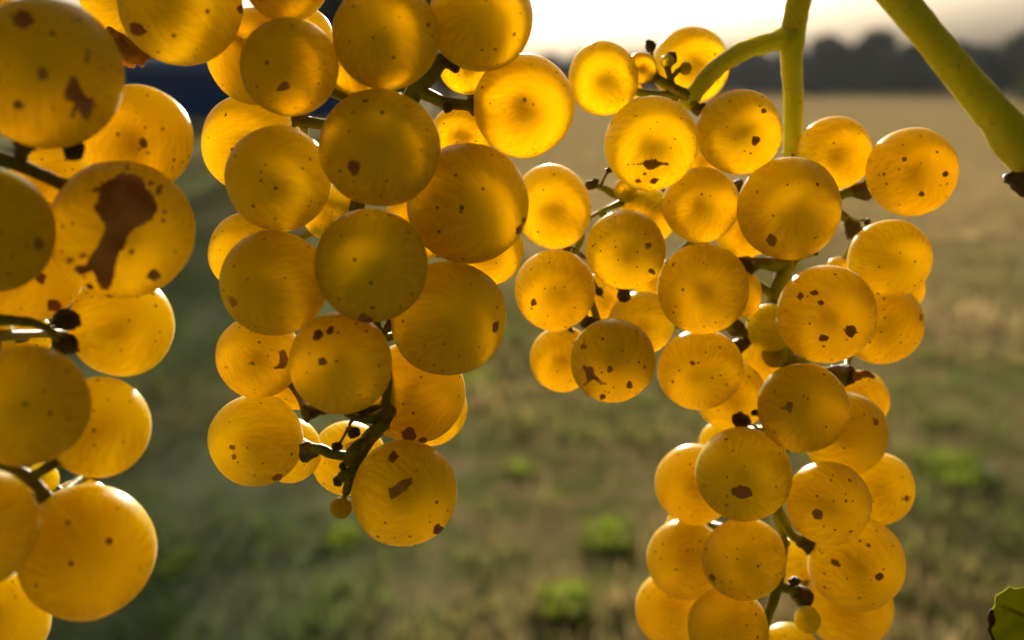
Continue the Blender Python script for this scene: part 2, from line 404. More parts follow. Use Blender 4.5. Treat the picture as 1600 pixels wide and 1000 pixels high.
# ------------------------------------------------------------------ far trees
def leaf_cloud(crown, n, leaf, seed):
    rs = np.random.default_rng(seed); V = []; Fc = []
    for _ in range(n):
        c = crown[rs.choice(len(crown), p=[q[4] for q in crown])]
        v = rs.normal(size=3); v /= np.linalg.norm(v); v *= rs.uniform(0.45, 1.0) ** 0.5
        p = np.array((c[0] + v[0] * c[3], c[1] + v[1] * c[3], c[2] + v[2] * c[3] * 0.85)) + rs.normal(size=3) * 0.1
        a = rs.normal(size=3); a /= np.linalg.norm(a); b = np.cross(a, rs.normal(size=3)); b /= np.linalg.norm(b)
        s = leaf * rs.uniform(0.6, 1.4); i = len(V)
        V += [tuple(p - a * s), tuple(p + b * s * .6), tuple(p + a * s), tuple(p - b * s * .6)]
        Fc.append((i, i + 1, i + 2, i + 3))
    return V, Fc
def tree_meshes(h, spread, seed, n=2600, leaf=0.22, base=0.28, mat=None):
    rs = random.Random(seed); blobs = []
    for _ in range(13):
        t = rs.uniform(0, 1); a = rs.uniform(0, 6.28); r = spread * (1 - 0.55 * t) * rs.uniform(0.2, 0.75)
        blobs.append([r * math.cos(a), r * math.sin(a), h * (base + (0.93 - base) * t), spread * rs.uniform(0.28, 0.5)])
    wsum = sum(b[3] ** 3 for b in blobs); blobs = [b + [b[3] ** 3 / wsum] for b in blobs]
    V, Fc = leaf_cloud(blobs, n, leaf, seed)
    cm = bpy.data.meshes.new('crown'); cm.from_pydata(V, [], Fc); cm.materials.append(mat or M_TREELEAF)
    TV = []; TF = []
    def add(pts, rad):
        v, f = tube_geo(pts, rad, sides=7, per=3, wob=0.1); o = len(TV); TV.extend(v); TF.extend(tuple(i + o for i in q) for q in f)
    add([(0, 0, -0.2), (0.05, 0, h * .2), (-0.05, .08, h * .5), (0, 0, h * .82)], [h * .032, h * .024, h * .016, h * .004])
    for b in blobs[:8]:
        s = h * rs.uniform(.18, .5)
        add([(0, 0, s), (b[0] * .5, b[1] * .5, s * .5 + b[2] * .5), (b[0], b[1], b[2])], [h * .012, h * .008, h * .003])
    tm = bpy.data.meshes.new('trunk'); tm.from_pydata([tuple(v) for v in TV], [], TF); tm.materials.append(M_BARK)
    return cm, tm
KIND = [tree_meshes(7.0, 3.8, 11 + k, n=5200, leaf=0.27, base=0.06) for k in range(5)]
KIND.append(tree_meshes(7.0, 3.8, 13, n=1700, leaf=0.14, base=0.1))      # a thin, airy crown for the added shade tree
def place_tree(x, y, s, rot, label, group, k, sx=1.0):
    t = empty('broadleaf_tree', (x, y, 0)); tag(t, label, 'tree', group)
    mw = Matrix.Translation((x, y, 0)) @ Matrix.Rotation(rot, 4, 'Z') @ Matrix.Diagonal((s * sx, s * sx, s, 1))
    share('crown', KIND[k][0], t, mw); share('trunk', KIND[k][1], t, mw)
FARL = 'dark broadleaf tree in the long row across the field'
tops = [(905, 88), (965, 92), (1030, 84), (1085, 76), (1130, 92), (1178, 88), (1225, 78), (1268, 68), (1312, 82), (1352, 63), (1398, 80),
        (1440, 74), (1488, 76), (1532, 80), (1572, 72), (1606, 62), (1650, 70), (1700, 78), (850, 92), (790, 96), (720, 90), (640, 96)]
for i, (px, py) in enumerate(tops):
    Y = 150 + 14 * math.sin(i * 2.4)
    H = CAM.z + (133 - py) / F * Y * 1.02
    place_tree((px - 800) / F * Y, Y, H / 6.9, i * 1.9, FARL, 'row of trees beyond the field', i % 5, 1.3)
for i in range(26):
    Y = 178 + 8 * math.sin(i * 3.1); px = 560 + i * 46
    H = CAM.z + (133 - 96 + 8 * math.sin(i * 1.7)) / F * Y
    place_tree((px - 800) / F * Y, Y, H / 6.9, i * 2.3, FARL, 'row of trees beyond the field', (i + 2) % 5, 1.7)

for i in range(24):
    Y = 172 + 9 * math.sin(i * 2.7); px = -620 + i * 49
    H = CAM.z + (133 - 92 + 9 * math.sin(i * 1.9)) / F * Y
    place_tree((px - 800) / F * Y, Y, H / 6.9, i * 1.3, FARL, 'row of trees beyond the field', (i + 1) % 5, 1.6)

def bush(name, p, s, label, seed):
    cm, tm = tree_meshes(2.2, 1.5, seed, n=1500, leaf=0.10, base=0.15, mat=M_BUSHLEAF)
    t = empty(name, p); tag(t, label, 'bush')
    mw = Matrix.Translation(p) @ Matrix.Diagonal((s, s, s, 1))
    share('crown', cm, t, mw); share('trunk', tm, t, mw)
bush('bush', Vector(((1588 - 800) / F * 75, 75, 0)), 0.85, 'dark rounded bush standing alone before the tree row', 77)

place_tree(-2.9, 45.5, 1.35, 0.7, 'broad leafy tree at the end of the navy blue shed, added to shade the field', None, 5, 0.72)  # hidden behind the grapes, added to throw shade on the left ground
place_tree(-8.4, 53.5, 0.80, 2.1, 'broad leafy tree behind the navy blue shed, added to shade the field', None, 3, 1.15)  # second hidden tree, added to carry that shade further left

# ------------------------------------------------------------------ blue shed
def box(name, x0, x1, y0, y1, z0, z1, mat, parent):
    V = [(x0, y0, z0), (x1, y0, z0), (x1, y1, z0), (x0, y1, z0), (x0, y0, z1), (x1, y0, z1), (x1, y1, z1), (x0, y1, z1)]
    return mesh_obj(name, V, [(0, 3, 2, 1), (4, 5, 6, 7), (0, 1, 5, 4), (1, 2, 6, 5), (2, 3, 7, 6), (3, 0, 4, 7)], mat, parent, smooth=False)
def shed():
    x0, x1, y0, y1, h = -17.6, -6.4, 44, 50, 2.0
    s = empty('blue_shed', (x0, y0, 0)); tag(s, 'long low navy blue metal shed with a pale blue roof edge', 'shed')
    box('wall', x0, x1, y0, y1, -0.1, h, M_NAVY, s)
    n = 14; w = (x1 - x0) / n
    for i in range(n):                                     # ribbed cladding sheets on the long side
        a = x0 + i * w; V = []; Fc = []
        for k in range(9):
            xx = a + 0.012 + (w - 0.024) * k / 8
            dy = 0.05 if k % 2 else 0.015
            V += [(xx, y0 - dy, 0.0), (xx, y0 - dy, h - 0.02)]
        for k in range(8): Fc.append((2 * k, 2 * k + 2, 2 * k + 3, 2 * k + 1))
        mesh_obj('cladding_panel', V, Fc, M_NAVY, s, smooth=False)
    box('roof_edge', x0 - .25, x1 + .25, y0 - .32, y0 - .26, h - .22, h + .30, M_PALEBLUE, s)
    V = [(x0 - .3, y0 - .25, h + .22), (x1 + .3, y0 - .25, h + .22), (x1 + .3, y1 + .3, h + .45), (x0 - .3, y1 + .3, h + .45),
         (x0 - .3, y0 - .25, h + .27), (x1 + .3, y0 - .25, h + .27), (x1 + .3, y1 + .3, h + .50), (x0 - .3, y1 + .3, h + .50)]
    mesh_obj('roof', V, [(0, 3, 2, 1), (4, 5, 6, 7), (0, 1, 5, 4), (1, 2, 6, 5), (2, 3, 7, 6), (3, 0, 4, 7)], M_ROOF, s, smooth=False)
shed()

# ------------------------------------------------------------------ grapes
# every berry: id, centre and half axes in photograph pixels, layer (0 = in front)
B_L = [('L1', 72, 115, 116, 116, 0), ('L2', -17, 360, 97, 98, 0), ('L3', 30, 405, 102, 102, 0), ('L4', 192, 359, 110, 105, 2),
       ('L9', 42, 633, 94, 95, 0), ('L11', -40, 825, 95, 95, 0), ('L12', 136, 862, 104, 105, 1),
       ('L5', 216, 217, 83, 84, 3), ('L6', 82, 276, 66, 62, 4), ('L7', 190, 509, 80, 79, 3), ('L8', 38, 524, 42, 42, 4),
       ('L10', 155, 668, 78, 80, 2), ('L13', 128, 796, 52, 48, 3), ('L14', 66, 748, 24, 26, 4), ('L15', -6, 970, 80, 80, 2),
       ('L16', 196, -18, 72, 74, 12), ('L17', -10, 60, 60, 70, 4), ('L18', -40, 530, 60, 60, 3)]
B_M = [('M8', 594, 232, 95, 91, 0), ('M1', 282, 5, 95, 95, 0), ('M3', 453, 106, 77, 75, 0), ('M2', 447, -36, 68, 68, 1), ('M5', 603, 56, 83, 83, 0),
       ('M14', 580, 414, 90, 89, 0), ('M9', 436, 279, 83, 82, 1), ('M15', 428, 441, 84, 82, 1), ('M22', 533, 567, 81, 80, 1),
       ('M28', 632, 770, 84, 81, 4), ('M6', 752, 28, 82, 82, 1), ('M11', 732, 318, 96, 95, 1), ('M20', 700, 498, 93, 89, 1),
       ('M7', 819, 166, 77, 82, 2), ('M4', 398, 88, 72, 75, 2), ('M10', 393, 224, 78, 76, 3), ('M16', 391, 396, 64, 65, 3),
       ('M21', 404, 557, 66, 66, 2), ('M23', 646, 613, 80, 80, 2), ('M25', 400, 687, 73, 72, 3), ('M26', 454, 704, 49, 51, 6),
       ('M27', 545, 716, 54, 62, 9), ('M24', 672, 638, 58, 59, 3), ('M19', 763, 391, 56, 55, 3), ('M12', 722, 212, 52, 46, 3),
       ('M13', 732, 104, 46, 42, 3), ('M17', 516, 332, 46, 44, 3), ('M18', 652, 352, 50, 58, 3), ('M31', 462, 600, 42, 38, 3),
       ('M32', 476, 62, 46, 52, 3), ('M33', 566, 122, 46, 52, 3),
       # berries on the far side of the bunch
       ('M40', 606, 212, 66, 64, 6), ('M41', 596, 48, 58, 58, 6), ('M42', 742, 30, 58, 58, 6), ('M43', 578, 396, 64, 62, 6), ('M44', 446, 268, 58, 56, 6), ('M45', 444, 428, 58, 56, 6),
       ('M46', 700, 478, 66, 62, 6), ('M47', 545, 552, 56, 56, 6), ('M48', 452, 98, 54, 54, 6), ('M49', 296, -6, 70, 70, 6), ('M50', 726, 300, 64, 62, 6), ('M51', 447, -40, 52, 52, 6)]
B_R = [('R4', 1017, 224, 72, 74, 0), ('R5', 1155, 206, 66, 67, 0), ('R8', 1232, 326, 81, 79, 0), ('R7', 1425, 269, 69, 69, 1), ('R12', 977, 390, 63, 62, 0),
       ('R10', 1095, 320, 59, 60, 0), ('R13', 1098, 452, 71, 71, 0), ('R18', 1290, 490, 76, 78, 0), ('R20', 957, 563, 66, 66, 0),
       ('R30', 1255, 637, 70, 70, 0), ('R35', 1162, 741, 75, 74, 0), ('R34', 1294, 786, 66, 65, 0), ('R37', 1163, 873, 66, 63, 1), ('R38', 1338, 880, 75, 72, 1),
       ('R41', 1137, 981, 63, 62, 2), ('R15', 867, 454, 63, 64, 1), ('R21', 1094, 577, 68, 63, 1), ('R16', 1390, 404, 64, 61, 1), ('R31', 1320, 678, 66, 66, 1),
       ('R9', 863, 323, 58, 68, 2), ('R1', 943, 123, 54, 58, 1), ('R2', 1079, 102, 60, 60, 7), ('R6', 1304, 239, 57, 58, 2),
       ('R17', 1377, 506, 64, 64, 2), ('R19', 879, 561, 51, 52, 2), ('R36', 1085, 756, 59, 65, 2), ('R39', 1072, 873, 61, 62, 2), ('R40', 1050, 951, 57, 61, 3),
       ('R42', 1325, 946, 70, 64, 2), ('R33', 1371, 763, 55, 57, 2), ('R32', 1342, 626, 46, 48, 3), ('R43', 1231, 1022, 50, 49, 2),
       ('R25', 1142, 618, 54, 56, 3), ('R26', 1126, 692, 34, 34, 4), ('R22', 1002, 505, 53, 50, 3), ('R23', 945, 466, 40, 44, 3), ('R24', 1020, 440, 34, 32, 3),
       ('R11', 1012, 338, 46, 44, 3), ('R14', 1163, 356, 48, 47, 3), ('R27', 1196, 556, 43, 42, 3), ('R28', 1204, 512, 39, 38, 2), ('R29', 1156, 459, 34, 42, 3),
       ('R44', 1252, 880, 36, 46, 3), ('R45', 1072, 824, 32, 34, 4), ('R46', 1411, 452, 34, 34, 3), ('R51', 1096, 254, 34, 34, 3), ('R47', 1262, 968, 20, 22, 2)]
BASE = {'L': 0.136, 'M': 0.158, 'R': 0.196}
LAYER_STEP = 0.0035
POS = {}          # id -> (world centre, rx, ry, depth)
def solve(lst, base):
    for (i, x, y, rx, ry, lay) in sorted(lst, key=lambda b: b[5]):
        d = base + lay * LAYER_STEP + (0.0015 * math.sin(x * 0.7 + y * 1.3) if lay else 0)
        for _ in range(600):
            r = 0.5 * (rx + ry) * d / F; p = at(x, y, d); ok = True
            for (q, qrx, qry, qd) in POS.values():
                if (p - q).length < 0.972 * (r + 0.5 * (qrx + qry)): ok = False; break
            if ok: break
            d += 0.0004
        POS[i] = (p, rx * d / F, ry * d / F, d)
for k, lst in (('L', B_L), ('M', B_M), ('R', B_R)): solve(lst, BASE[k])

def skin(c, seed):
    c = Vector(c) + Vector((seed * 7.3, 0, seed * 3.1))
    return 0.030 * noise.noise(c * 0.9) + 0.012 * noise.noise(c * 1.9)
def berry_mesh(seed):
    bm = bmesh.new(); bmesh.ops.create_uvsphere(bm, u_segments=44, v_segments=28, radius=1.0)
    for v in bm.verts:
        z = v.co.z; r = math.hypot(v.co.x, v.co.y)
        v.co.z += -0.05 * math.exp(-(r / 0.16) ** 2) if z > 0 else 0.022 * math.exp(-(r / 0.07) ** 2)      # dimple at the stalk, tiny scar at the tip
        v.co *= 1 + skin(v.co, seed)
    for sx_, ang in ((0.13, 0.3), (-0.12, 2.2)):            # pips in the flesh
        mt = Matrix.Translation((sx_, 0.05 * sx_, 0.05)) @ Matrix.Rotation(ang * .2, 4, 'Y') @ Matrix.Diagonal((0.16, 0.20, 0.36, 1))
        bmesh.ops.create_uvsphere(bm, u_segments=10, v_segments=6, radius=1.0, matrix=mt)
    me = bpy.data.meshes.new('berry'); bm.to_mesh(me); bm.free()
    me.polygons.foreach_set('use_smooth', [True] * len(me.polygons)); return me
ME_BERRY = [berry_mesh(q) for q in range(6)]
for q in ME_BERRY: q.materials.append(M_BERRY)
ME_UNRIPE = ME_BERRY[0].copy(); ME_UNRIPE.materials.clear(); ME_UNRIPE.materials.append(M_UNRIPE)

RIGHT = CAMROT @ Vector((1, 0, 0)); UP = CAMROT @ Vector((0, 1, 0)); BACK = CAMROT @ Vector((0, 0, 1))
def frame_matrix(p, pole, rx, ry):
    """unit sphere -> berry: squashed along picture x / y, its stalk pole turned to 'pole'"""
    S = Matrix((RIGHT * rx, UP * ry, BACK * (0.5 * (rx + ry)))).transposed()
    loc = Vector((pole.dot(RIGHT), pole.dot(UP), pole.dot(BACK))).normalized()
    q = Vector((0, 0, 1)).rotation_difference(loc).to_matrix()
    q = q @ Matrix.Rotation(random.uniform(0, 6.28), 3, 'Z')
    return Matrix.Translation(p) @ (S @ q).to_4x4()

# stems: polylines of (x, y, depth offset behind the bunch's front layer in mm, radius in pixels)
def path(bunch, pts):
    b = BASE[bunch]
    P = [at(x, y, b + dz / 1000) for (x, y, dz, r) in pts]
    Rr = [r * (b + dz / 1000) / F for (x, y, dz, r) in pts]
    return P, Rr
AXIS = {
    'L': [(-62, -420, 15, 15), (-60, -330, 14, 15), (-50, -120, 13, 14), (-38, 60, 12, 13), (-24, 240, 11, 13), (-22, 400, 12, 12), (-10, 560, 12, 11), (-14, 725, 10, 11), (-30, 900, 12, 9), (-34, 1010, 12, 7)],
    'M': [(696, -506, 15, 17), (690, -360, 16, 17), (668, -120, 14, 16), (668, 40, 12, 15), (648, 140, 10, 14), (600, 235, 13, 13), (556, 330, 12, 12), (556, 430, 13, 11), (594, 530, 13, 10), (606, 640, 14, 11), (572, 690, 12, 12), (552, 735, 11, 10), (540, 772, 11, 6)],
    'R': [(1238, 236, 15, 14), (1238, 270, 15, 14), (1234, 340, 14, 14), (1228, 415, 12, 13), (1208, 480, 14, 11), (1228, 555, 12, 13), (1240, 640, 14, 10), (1222, 712, 9, 9), (1214, 790, 10, 9), (1224, 850, 11, 8), (1212, 925, 9, 9), (1196, 975, 11, 8), (1190, 1040, 11, 6)],
}
TWIGS = {
    'L': [[(-20, 240, 10, 12), (40, 262, 8, 11), (84, 282, 9, 10), (112, 296, 12, 12)],
          [(30, 258, 8, 9), (34, 238, 7, 11), (40, 222, 4, 14)],
          [(-14, 500, 11, 9), (36, 502, 9, 8), (70, 512, 10, 7), (98, 536, 14, 9)],
          [(-14, 724, 10, 10), (36, 742, 8, 11), (62, 764, 9, 10), (78, 790, 11, 12)],
          [(50, 745, 8, 8), (78, 728, 9, 8), (98, 716, 11, 11)]],
    'M': [[(650, 140, 10, 11), (690, 158, 9, 9), (724, 164, 11, 8), (746, 165, 14, 13)],
          [(640, 150, 10, 11), (676, 118, 9, 10), (692, 92, 9, 11), (712, 98, 10, 13)],
          [(620, 190, 14, 9), (540, 196, 12, 9), (484, 192, 11, 9), (462, 186, 11, 11)],
          [(606, 640, 13, 9), (552, 640, 11, 7), (508, 640, 10, 7), (478, 646, 8, 11)],
          [(556, 715, 11, 9), (522, 710, 10, 8), (500, 702, 10, 8), (480, 705, 12, 13)],
          [(596, 525, 10, 6), (606, 512, 9, 6), (612, 500, 9, 8)],
          [(612, 640, 12, 8), (588, 652, 9, 9), (562, 654, 8, 6), (546, 648, 8, 5), (536, 640, 8, 6)],
          [(566, 690, 9, 8), (556, 700, 7, 10), (546, 712, 7, 9), (542, 724, 8, 6)],
          [(552, 735, 9, 8), (538, 742, 8, 9), (528, 754, 8, 6)],
          [(574, 686, 10, 9), (592, 668, 8, 10), (608, 662, 8, 8)],
          [(552, 655, 8, 3), (546, 664, 7, 2.4), (552, 674, 7, 3)],
          [(544, 668, 8, 2.6), (536, 684, 7, 2), (528, 696, 7, 3)],
          [(548, 340, 14, 7), (548, 318, 14, 7), (530, 346, 14, 6), (496, 356, 16, 8)]],
    'R': [[(1238, 56, 15, 19), (1205, 66, 14, 15), (1160, 80, 12, 15), (1118, 108, 10, 14), (1088, 142, 9, 14), (1070, 168, 10, 13)],
          [(1080, 154, 9, 11), (1048, 136, 8, 8), (1024, 122, 7, 7), (1012, 116, 6, 9)],
          [(1052, 138, 8, 6), (1046, 118, 8, 5), (1042, 102, 8, 6)],
          [(1046, 126, 8, 4), (1058, 112, 8, 4), (1068, 107, 8, 4)],
          [(1030, 126, 8, 4), (1022, 100, 9, 2.4), (1017, 80, 9, 2.4)],
          [(1078, 160, 9, 9), (1092, 172, 9, 8), (1104, 176, 8, 11)],
          [(1060, 150, 9, 8), (1010, 146, 9, 6), (990, 142, 9, 7)],
          [(1220, 470, 13, 8), (1120, 400, 13, 7), (1040, 330, 12, 8), (984, 308, 11, 10), (960, 302, 11, 7), (938, 292, 11, 4.5), (924, 288, 11, 6)],
          [(974, 316, 11, 6), (940, 330, 11, 3), (912, 348, 12, 3.5), (908, 372, 12, 6), (900, 390, 12, 5)],
          [(1232, 415, 12, 12), (1200, 412, 11, 11), (1176, 412, 10, 9), (1160, 420, 8, 16)],
          [(1238, 420, 12, 5), (1250, 405, 11, 2.4), (1272, 396, 10, 3.6)],
          [(1238, 340, 14, 9), (1290, 316, 14, 8), (1320, 302, 13, 8), (1345, 297, 13, 9), (1358, 295, 13, 14)],
          [(1292, 322, 14, 7), (1314, 334, 14, 7), (1328, 350, 14, 7), (1338, 364, 14, 12)],
          [(1316, 335, 14, 2.2), (1334, 342, 13, 1.7), (1346, 345, 13, 2)],
          [(1214, 528, 13, 12), (1190, 524, 12, 10), (1164, 520, 11, 8), (1150, 512, 8, 11)],
          [(1182, 524, 12, 7), (1164, 534, 12, 7), (1152, 542, 12, 10)],
          [(1180, 520, 11, 2), (1170, 502, 10, 1.7), (1162, 492, 10, 2.2)],
          [(1192, 522, 12, 1.6), (1196, 506, 12, 1.6), (1190, 494, 12, 2.0)],
          [(1240, 560, 12, 11), (1276, 580, 10, 9), (1308, 582, 9, 9), (1326, 588, 8, 15)],
          [(1216, 800, 10, 9), (1236, 834, 9, 8), (1254, 846, 9, 8), (1266, 852, 10, 13)],
          [(1212, 915, 9, 8), (1232, 920, 9, 8), (1246, 926, 10, 9), (1258, 934, 11, 14)]],
}
# dark corky ends, dead buds: (x, y, depth offset mm, r px)
BUDS = {'L': [(115, 233, 6, 17), (104, 500, 10, 18), (104, 537, 14, 18)],
        'M': [(553, 676, 7, 9), (527, 698, 7, 7.5), (544, 640, 8, 7), (566, 646, 7, 6), (528, 752, 8, 8), (536, 728, 8, 6), (712, 104, 8, 9), (496, 356, 14, 8), (700, 168, 8, 8)],
        'R': [(1355, 347, 13, 5), (1161, 491, 10, 5), (1189, 493, 12, 5.5), (1274, 395, 10, 4.5), (923, 289, 10, 8), (930, 284, 10, 5.5), (952, 266, 2, 5), (1016, 72, 9, 8.5),
              (975, 460, 8, 11), (936, 455, 9, 7), (918, 504, 9, 10), (892, 519, 8, 6), (1158, 657, 9, 13), (1179, 645, 7, 5), (886, 388, 10, 6), (1154, 290, 10, 9), (1242, 908, 8, 8), (1048, 92, 10, 10)]}
UNRIPE = {'L': [], 'M': [(533, 793, 10, 17), (550, 700, 8, 11)],
          'R': [(1002, 106, 4, 24), (1043, 96, 8, 11), (1071, 107, 8, 10), (978, 297, 9, 19), (1212, 553, 12, 22), (1310, 420, 17, 19), (908, 345, 12, 14), (990, 140, 10, 14)]}

def lumpy(p, r, sx=1.0):
    bm = bmesh.new(); bmesh.ops.create_icosphere(bm, subdivisions=3, radius=1)
    for v in bm.verts:
        n_ = noise.noise(v.co * 2.2 + p * 900) * 0.28 + noise.noise(v.co * 5 + p * 500) * 0.12
        v.co *= 1 + n_
    V = [v.co.copy() for v in bm.verts]; Fc = [tuple(x.index for x in f.verts) for f in bm.faces]; bm.free()
    return V, Fc

LABEL = {'L': 'bunch of golden grapes with a large branching brown scar on one berry',
         'M': 'broad bunch of golden grapes hanging between the scarred bunch and the slender bunch',
         'R': 'long slender bunch of small golden grapes hanging from an arched green stem'}
BUNCH = {}; OBJ = {}; SEED = {}
def nearest_on(polys, p):
    best = None
    for P in polys:
        for a, b in zip(P[:-1], P[1:]):
            ab = b - a; t = max(0, min(1, (p - a).dot(ab) / max(ab.length_squared, 1e-12)))
            q = a + ab * t; dd = (q - p).length
            if best is None or dd < best[0]: best = (dd, q)
    return best[1]
def pedicel(parent, p, pole, R, q):
    """short stalk from the rachis point q to a berry of radius R at p, flared and corky where it meets the berry"""
    s = p + pole * R * 0.90; gap = (q - s).length
    if gap < 0.0008: return
    rr = 0.00062 if R > 0.004 else 0.0003
    mid = s.lerp(q, 0.5) + pole * min(0.25 * gap, 0.0015)
    tube('pedicel', [q, mid, s + pole * min(0.0018, gap * 0.4)], [rr * 1.3, rr, rr * 1.25], M_STEM, parent, sides=8, per=4)
    e = s + pole * min(0.0021, gap * 0.45)
    tube('receptacle', [e, s + pole * 0.0009, s - pole * 0.0002], [rr * 1.35, rr * 1.9, rr * 2.3], M_CAP, parent, sides=9, per=3, wob=0.16, seed=p.x * 900)
for k, lst in (('L', B_L), ('M', B_M), ('R', B_R)):
    AP, AR = path(k, AXIS[k])
    root = empty('grape_bunch', AP[0]); BUNCH[k] = root
    tag(root, LABEL[k], 'grapes', 'grape bunches on the vine')
    tube('rachis', AP, AR, M_RACHIS if k != 'R' else M_STEM, root, sides=12, per=7, wob=0.14, seed=ord(k))
    polys = [AP]
    for j, tw in enumerate(TWIGS[k]):
        P, Rr = path(k, tw); polys.append(P)
        big = max(Rr) > 0.0013
        m = (M_PED if (k == 'R' and j == 0) else M_STEM) if k == 'R' else M_RACHIS
        if tw[-1][3] >= 9 and j != 0 or (k != 'R' and tw[-1][3] >= 9):
            e, f = P[-1], P[-2]; dv = (e - f).normalized(); re_ = Rr[-1]
            tube('receptacle', [e - dv * re_ * 2.0, e - dv * re_ * 0.9, e + dv * re_ * 0.15], [min(Rr[-2] * 1.12, re_), re_ * 1.0, re_ * 1.25], M_CAP, root, sides=11, per=3, wob=.22, seed=j * 1.7)
        tw_o = tube('stem_branch', P, Rr, m, root, sides=10, per=6, wob=0.16, seed=j * 3.3 + ord(k))
    for (i, x, y, rx, ry, lay) in lst:
        p, wx, wy, d = POS[i]
        q = nearest_on(polys[:1] if (k != 'R' and lay <= 1) else polys, p + BACK * (-0.002))
        pole = (q - p)
        pole = pole.normalized() if pole.length > 1e-6 else UP
        # a stalk never leaves the face turned to the viewer
        pole = (pole * 0.75 - BACK * (1.0 if lay <= 1 else 0.8)).normalized()
        if pole.dot(BACK) > 0.15: pole = (pole - BACK * (pole.dot(BACK) - 0.0)).normalized()
        SEED[i] = len(OBJ) % 6
        b = share('berry', ME_BERRY[SEED[i]], root, frame_matrix(p, pole, wx, wy)); OBJ[i] = b
        if lay < 6: pedicel(b, p, pole, 0.5 * (wx + wy), q)
    for (x, y, dz, r) in UNRIPE[k]:
        p = at(x, y, BASE[k] + dz / 1000); R0 = r * (BASE[k] + dz / 1000) / F
        q = nearest_on(polys, p); pole = (q - p).normalized()
        b = share('unripe_berry', ME_UNRIPE, root, frame_matrix(p, pole, R0, R0))
        if (q - p).length > R0 * 1.3: tube('pedicel', [q, p.lerp(q, .5), p + pole * R0 * .9], [.0004, .00032, .0004], M_STEM, b, sides=7, per=3)
    for (x, y, dz, r) in BUDS[k]:
        p = at(x, y, BASE[k] + dz / 1000); R0 = r * (BASE[k] + dz / 1000) / F
        V, Fc = lumpy(p, R0); q = nearest_on(polys, p)
        sc_ = Matrix.Diagonal((R0 * 1.15, R0, R0 * .95, 1))
        bd = mesh_obj('dead_bud', V, Fc, M_DRY, root, Matrix.Translation(p) @ Matrix.Rotation(x * 1.3, 4, 'Y') @ sc_)
        if (q - p).length > R0 * 1.2:
            tube('pedicel', [q, q.lerp(p, .5) + UP * .0003, p], [.00030, .00022, .00026], M_CAP, bd, sides=6, per=4)

# arched peduncle of the slender bunch, from the shoot over the top and down into the bunch
pp = [(1640, 262, 9, 40), (1592, 226, 10, 36), (1552, 176, 11, 29), (1502, 118, 12, 27), (1448, 52, 13, 26), (1394, -14, 14, 26), (1340, -68, 15, 25),
      (1292, -82, 15, 23), (1262, -46, 15, 20), (1246, 8, 15, 20), (1238, 58, 15, 20), (1237, 100, 15, 17), (1240, 160, 15, 15.5), (1238, 250, 15, 14.5)]
P, Rr = path('R', pp)
tube('peduncle', P, Rr, M_PED, BUNCH['R'], sides=18, per=8, wob=0.05, seed=5.5)
# dry orange bract at the end of a broken branch
P, Rr = path('R', [(1322, 586, 8, 10), (1338, 588, 7, 8), (1352, 584, 7, 6), (1366, 590, 7, 3)])
tube('dry_bract', P, Rr, M_ORANGE, BUNCH['R'], sides=8, per=5, wob=0.3, seed=1.2)
V, Fc = lumpy(P[0], 1)
mesh_obj('dead_bud', V, Fc, M_DRY, BUNCH['R'], Matrix.Translation(at(1325, 588, BASE['R'] + .008)) @ Matrix.Diagonal((.0016, .0016, .0018, 1)))

# ------------------------------------------------------------------ scars lying on the skin
def on_berry(i, px, py, lift=1.006):
    p, wx, wy, d = POS[i]; R = 0.5 * (wx + wy)
    M = WORLD[OBJ[i]]; Mi = M.inverted()
    dv = (at(px, py, 1.0) - CAM).normalized()
    o = Mi @ CAM; v = (Mi.to_3x3() @ dv)
    a = v.dot(v); b = 2 * o.dot(v); c = o.dot(o) - lift ** 2
    disc = b * b - 4 * a * c
    if disc < 0:
        t = -b / (2 * a); h = o + v * t; h = h.normalized() * lift
    else:
        h = o + v * ((-b - math.sqrt(disc)) / (2 * a))
    return M @ (h * (1 + skin(h / lift, SEED[i])))
def scar(i, outline, step=None):
    out = []
    n = len(outline)
    for a in range(n):                                  # roughen the outline
        p0 = Vector(outline[a]); p1 = Vector(outline[(a + 1) % n]); k = max(1, int((p1 - p0).length / 3))
        for s in range(k):
            q = p0.lerp(p1, s / k)
            am = 1.8 if n < 24 else 3.6
            out.append(q + Vector((noise.noise(Vector((q.x * .35, q.y * .35, 1.0))), noise.noise(Vector((q.x * .35, q.y * .35, 5.0))))) * am
                       + Vector((noise.noise(Vector((q.x * .11, q.y * .11, 2.0))), noise.noise(Vector((q.x * .11, q.y * .11, 6.0))))) * (am - 1) * 1.5)
    xs = [q.x for q in out]; ys = [q.y for q in out]
    g = min(step or 4.0, 4.0)
    pts = [Vector((q.x, q.y)) for q in out]; m = len(pts)
    X = min(xs) + g / 2
    while X < max(xs):
        Y = min(ys) + g / 2
        while Y < max(ys):
            pts.append(Vector((X + random.uniform(-.2, .2) * g, Y + random.uniform(-.2, .2) * g))); Y += g
        X += g
    res = delaunay_2d_cdt(pts, [], [list(range(m))], 1, 1e-4)
    v2, faces = res[0], res[2]
    V = [on_berry(i, q.x, q.y) for q in v2]
    def edge(q):
        best = 99.0
        for a_ in range(m):
            A = pts[a_]; B = pts[(a_ + 1) % m]; ab = B - A
            t = max(0, min(1, (q - A).dot(ab) / max(ab.length_squared, 1e-9))); best = min(best, (A + ab * t - q).length)
        return best
    ED = [edge(q) for q in v2]
    used = sorted({k for f in faces for k in f}); idx = {k: j for j, k in enumerate(used)}
    if not faces: return
    o = mesh_obj('scar', [V[k] for k in used], [tuple(idx[k] for k in f) for f in faces], M_SCAR, OBJ[i])
    at_ = o.data.attributes.new('edge', 'FLOAT', 'POINT'); at_.data.foreach_set('value', [ED[k] for k in used])
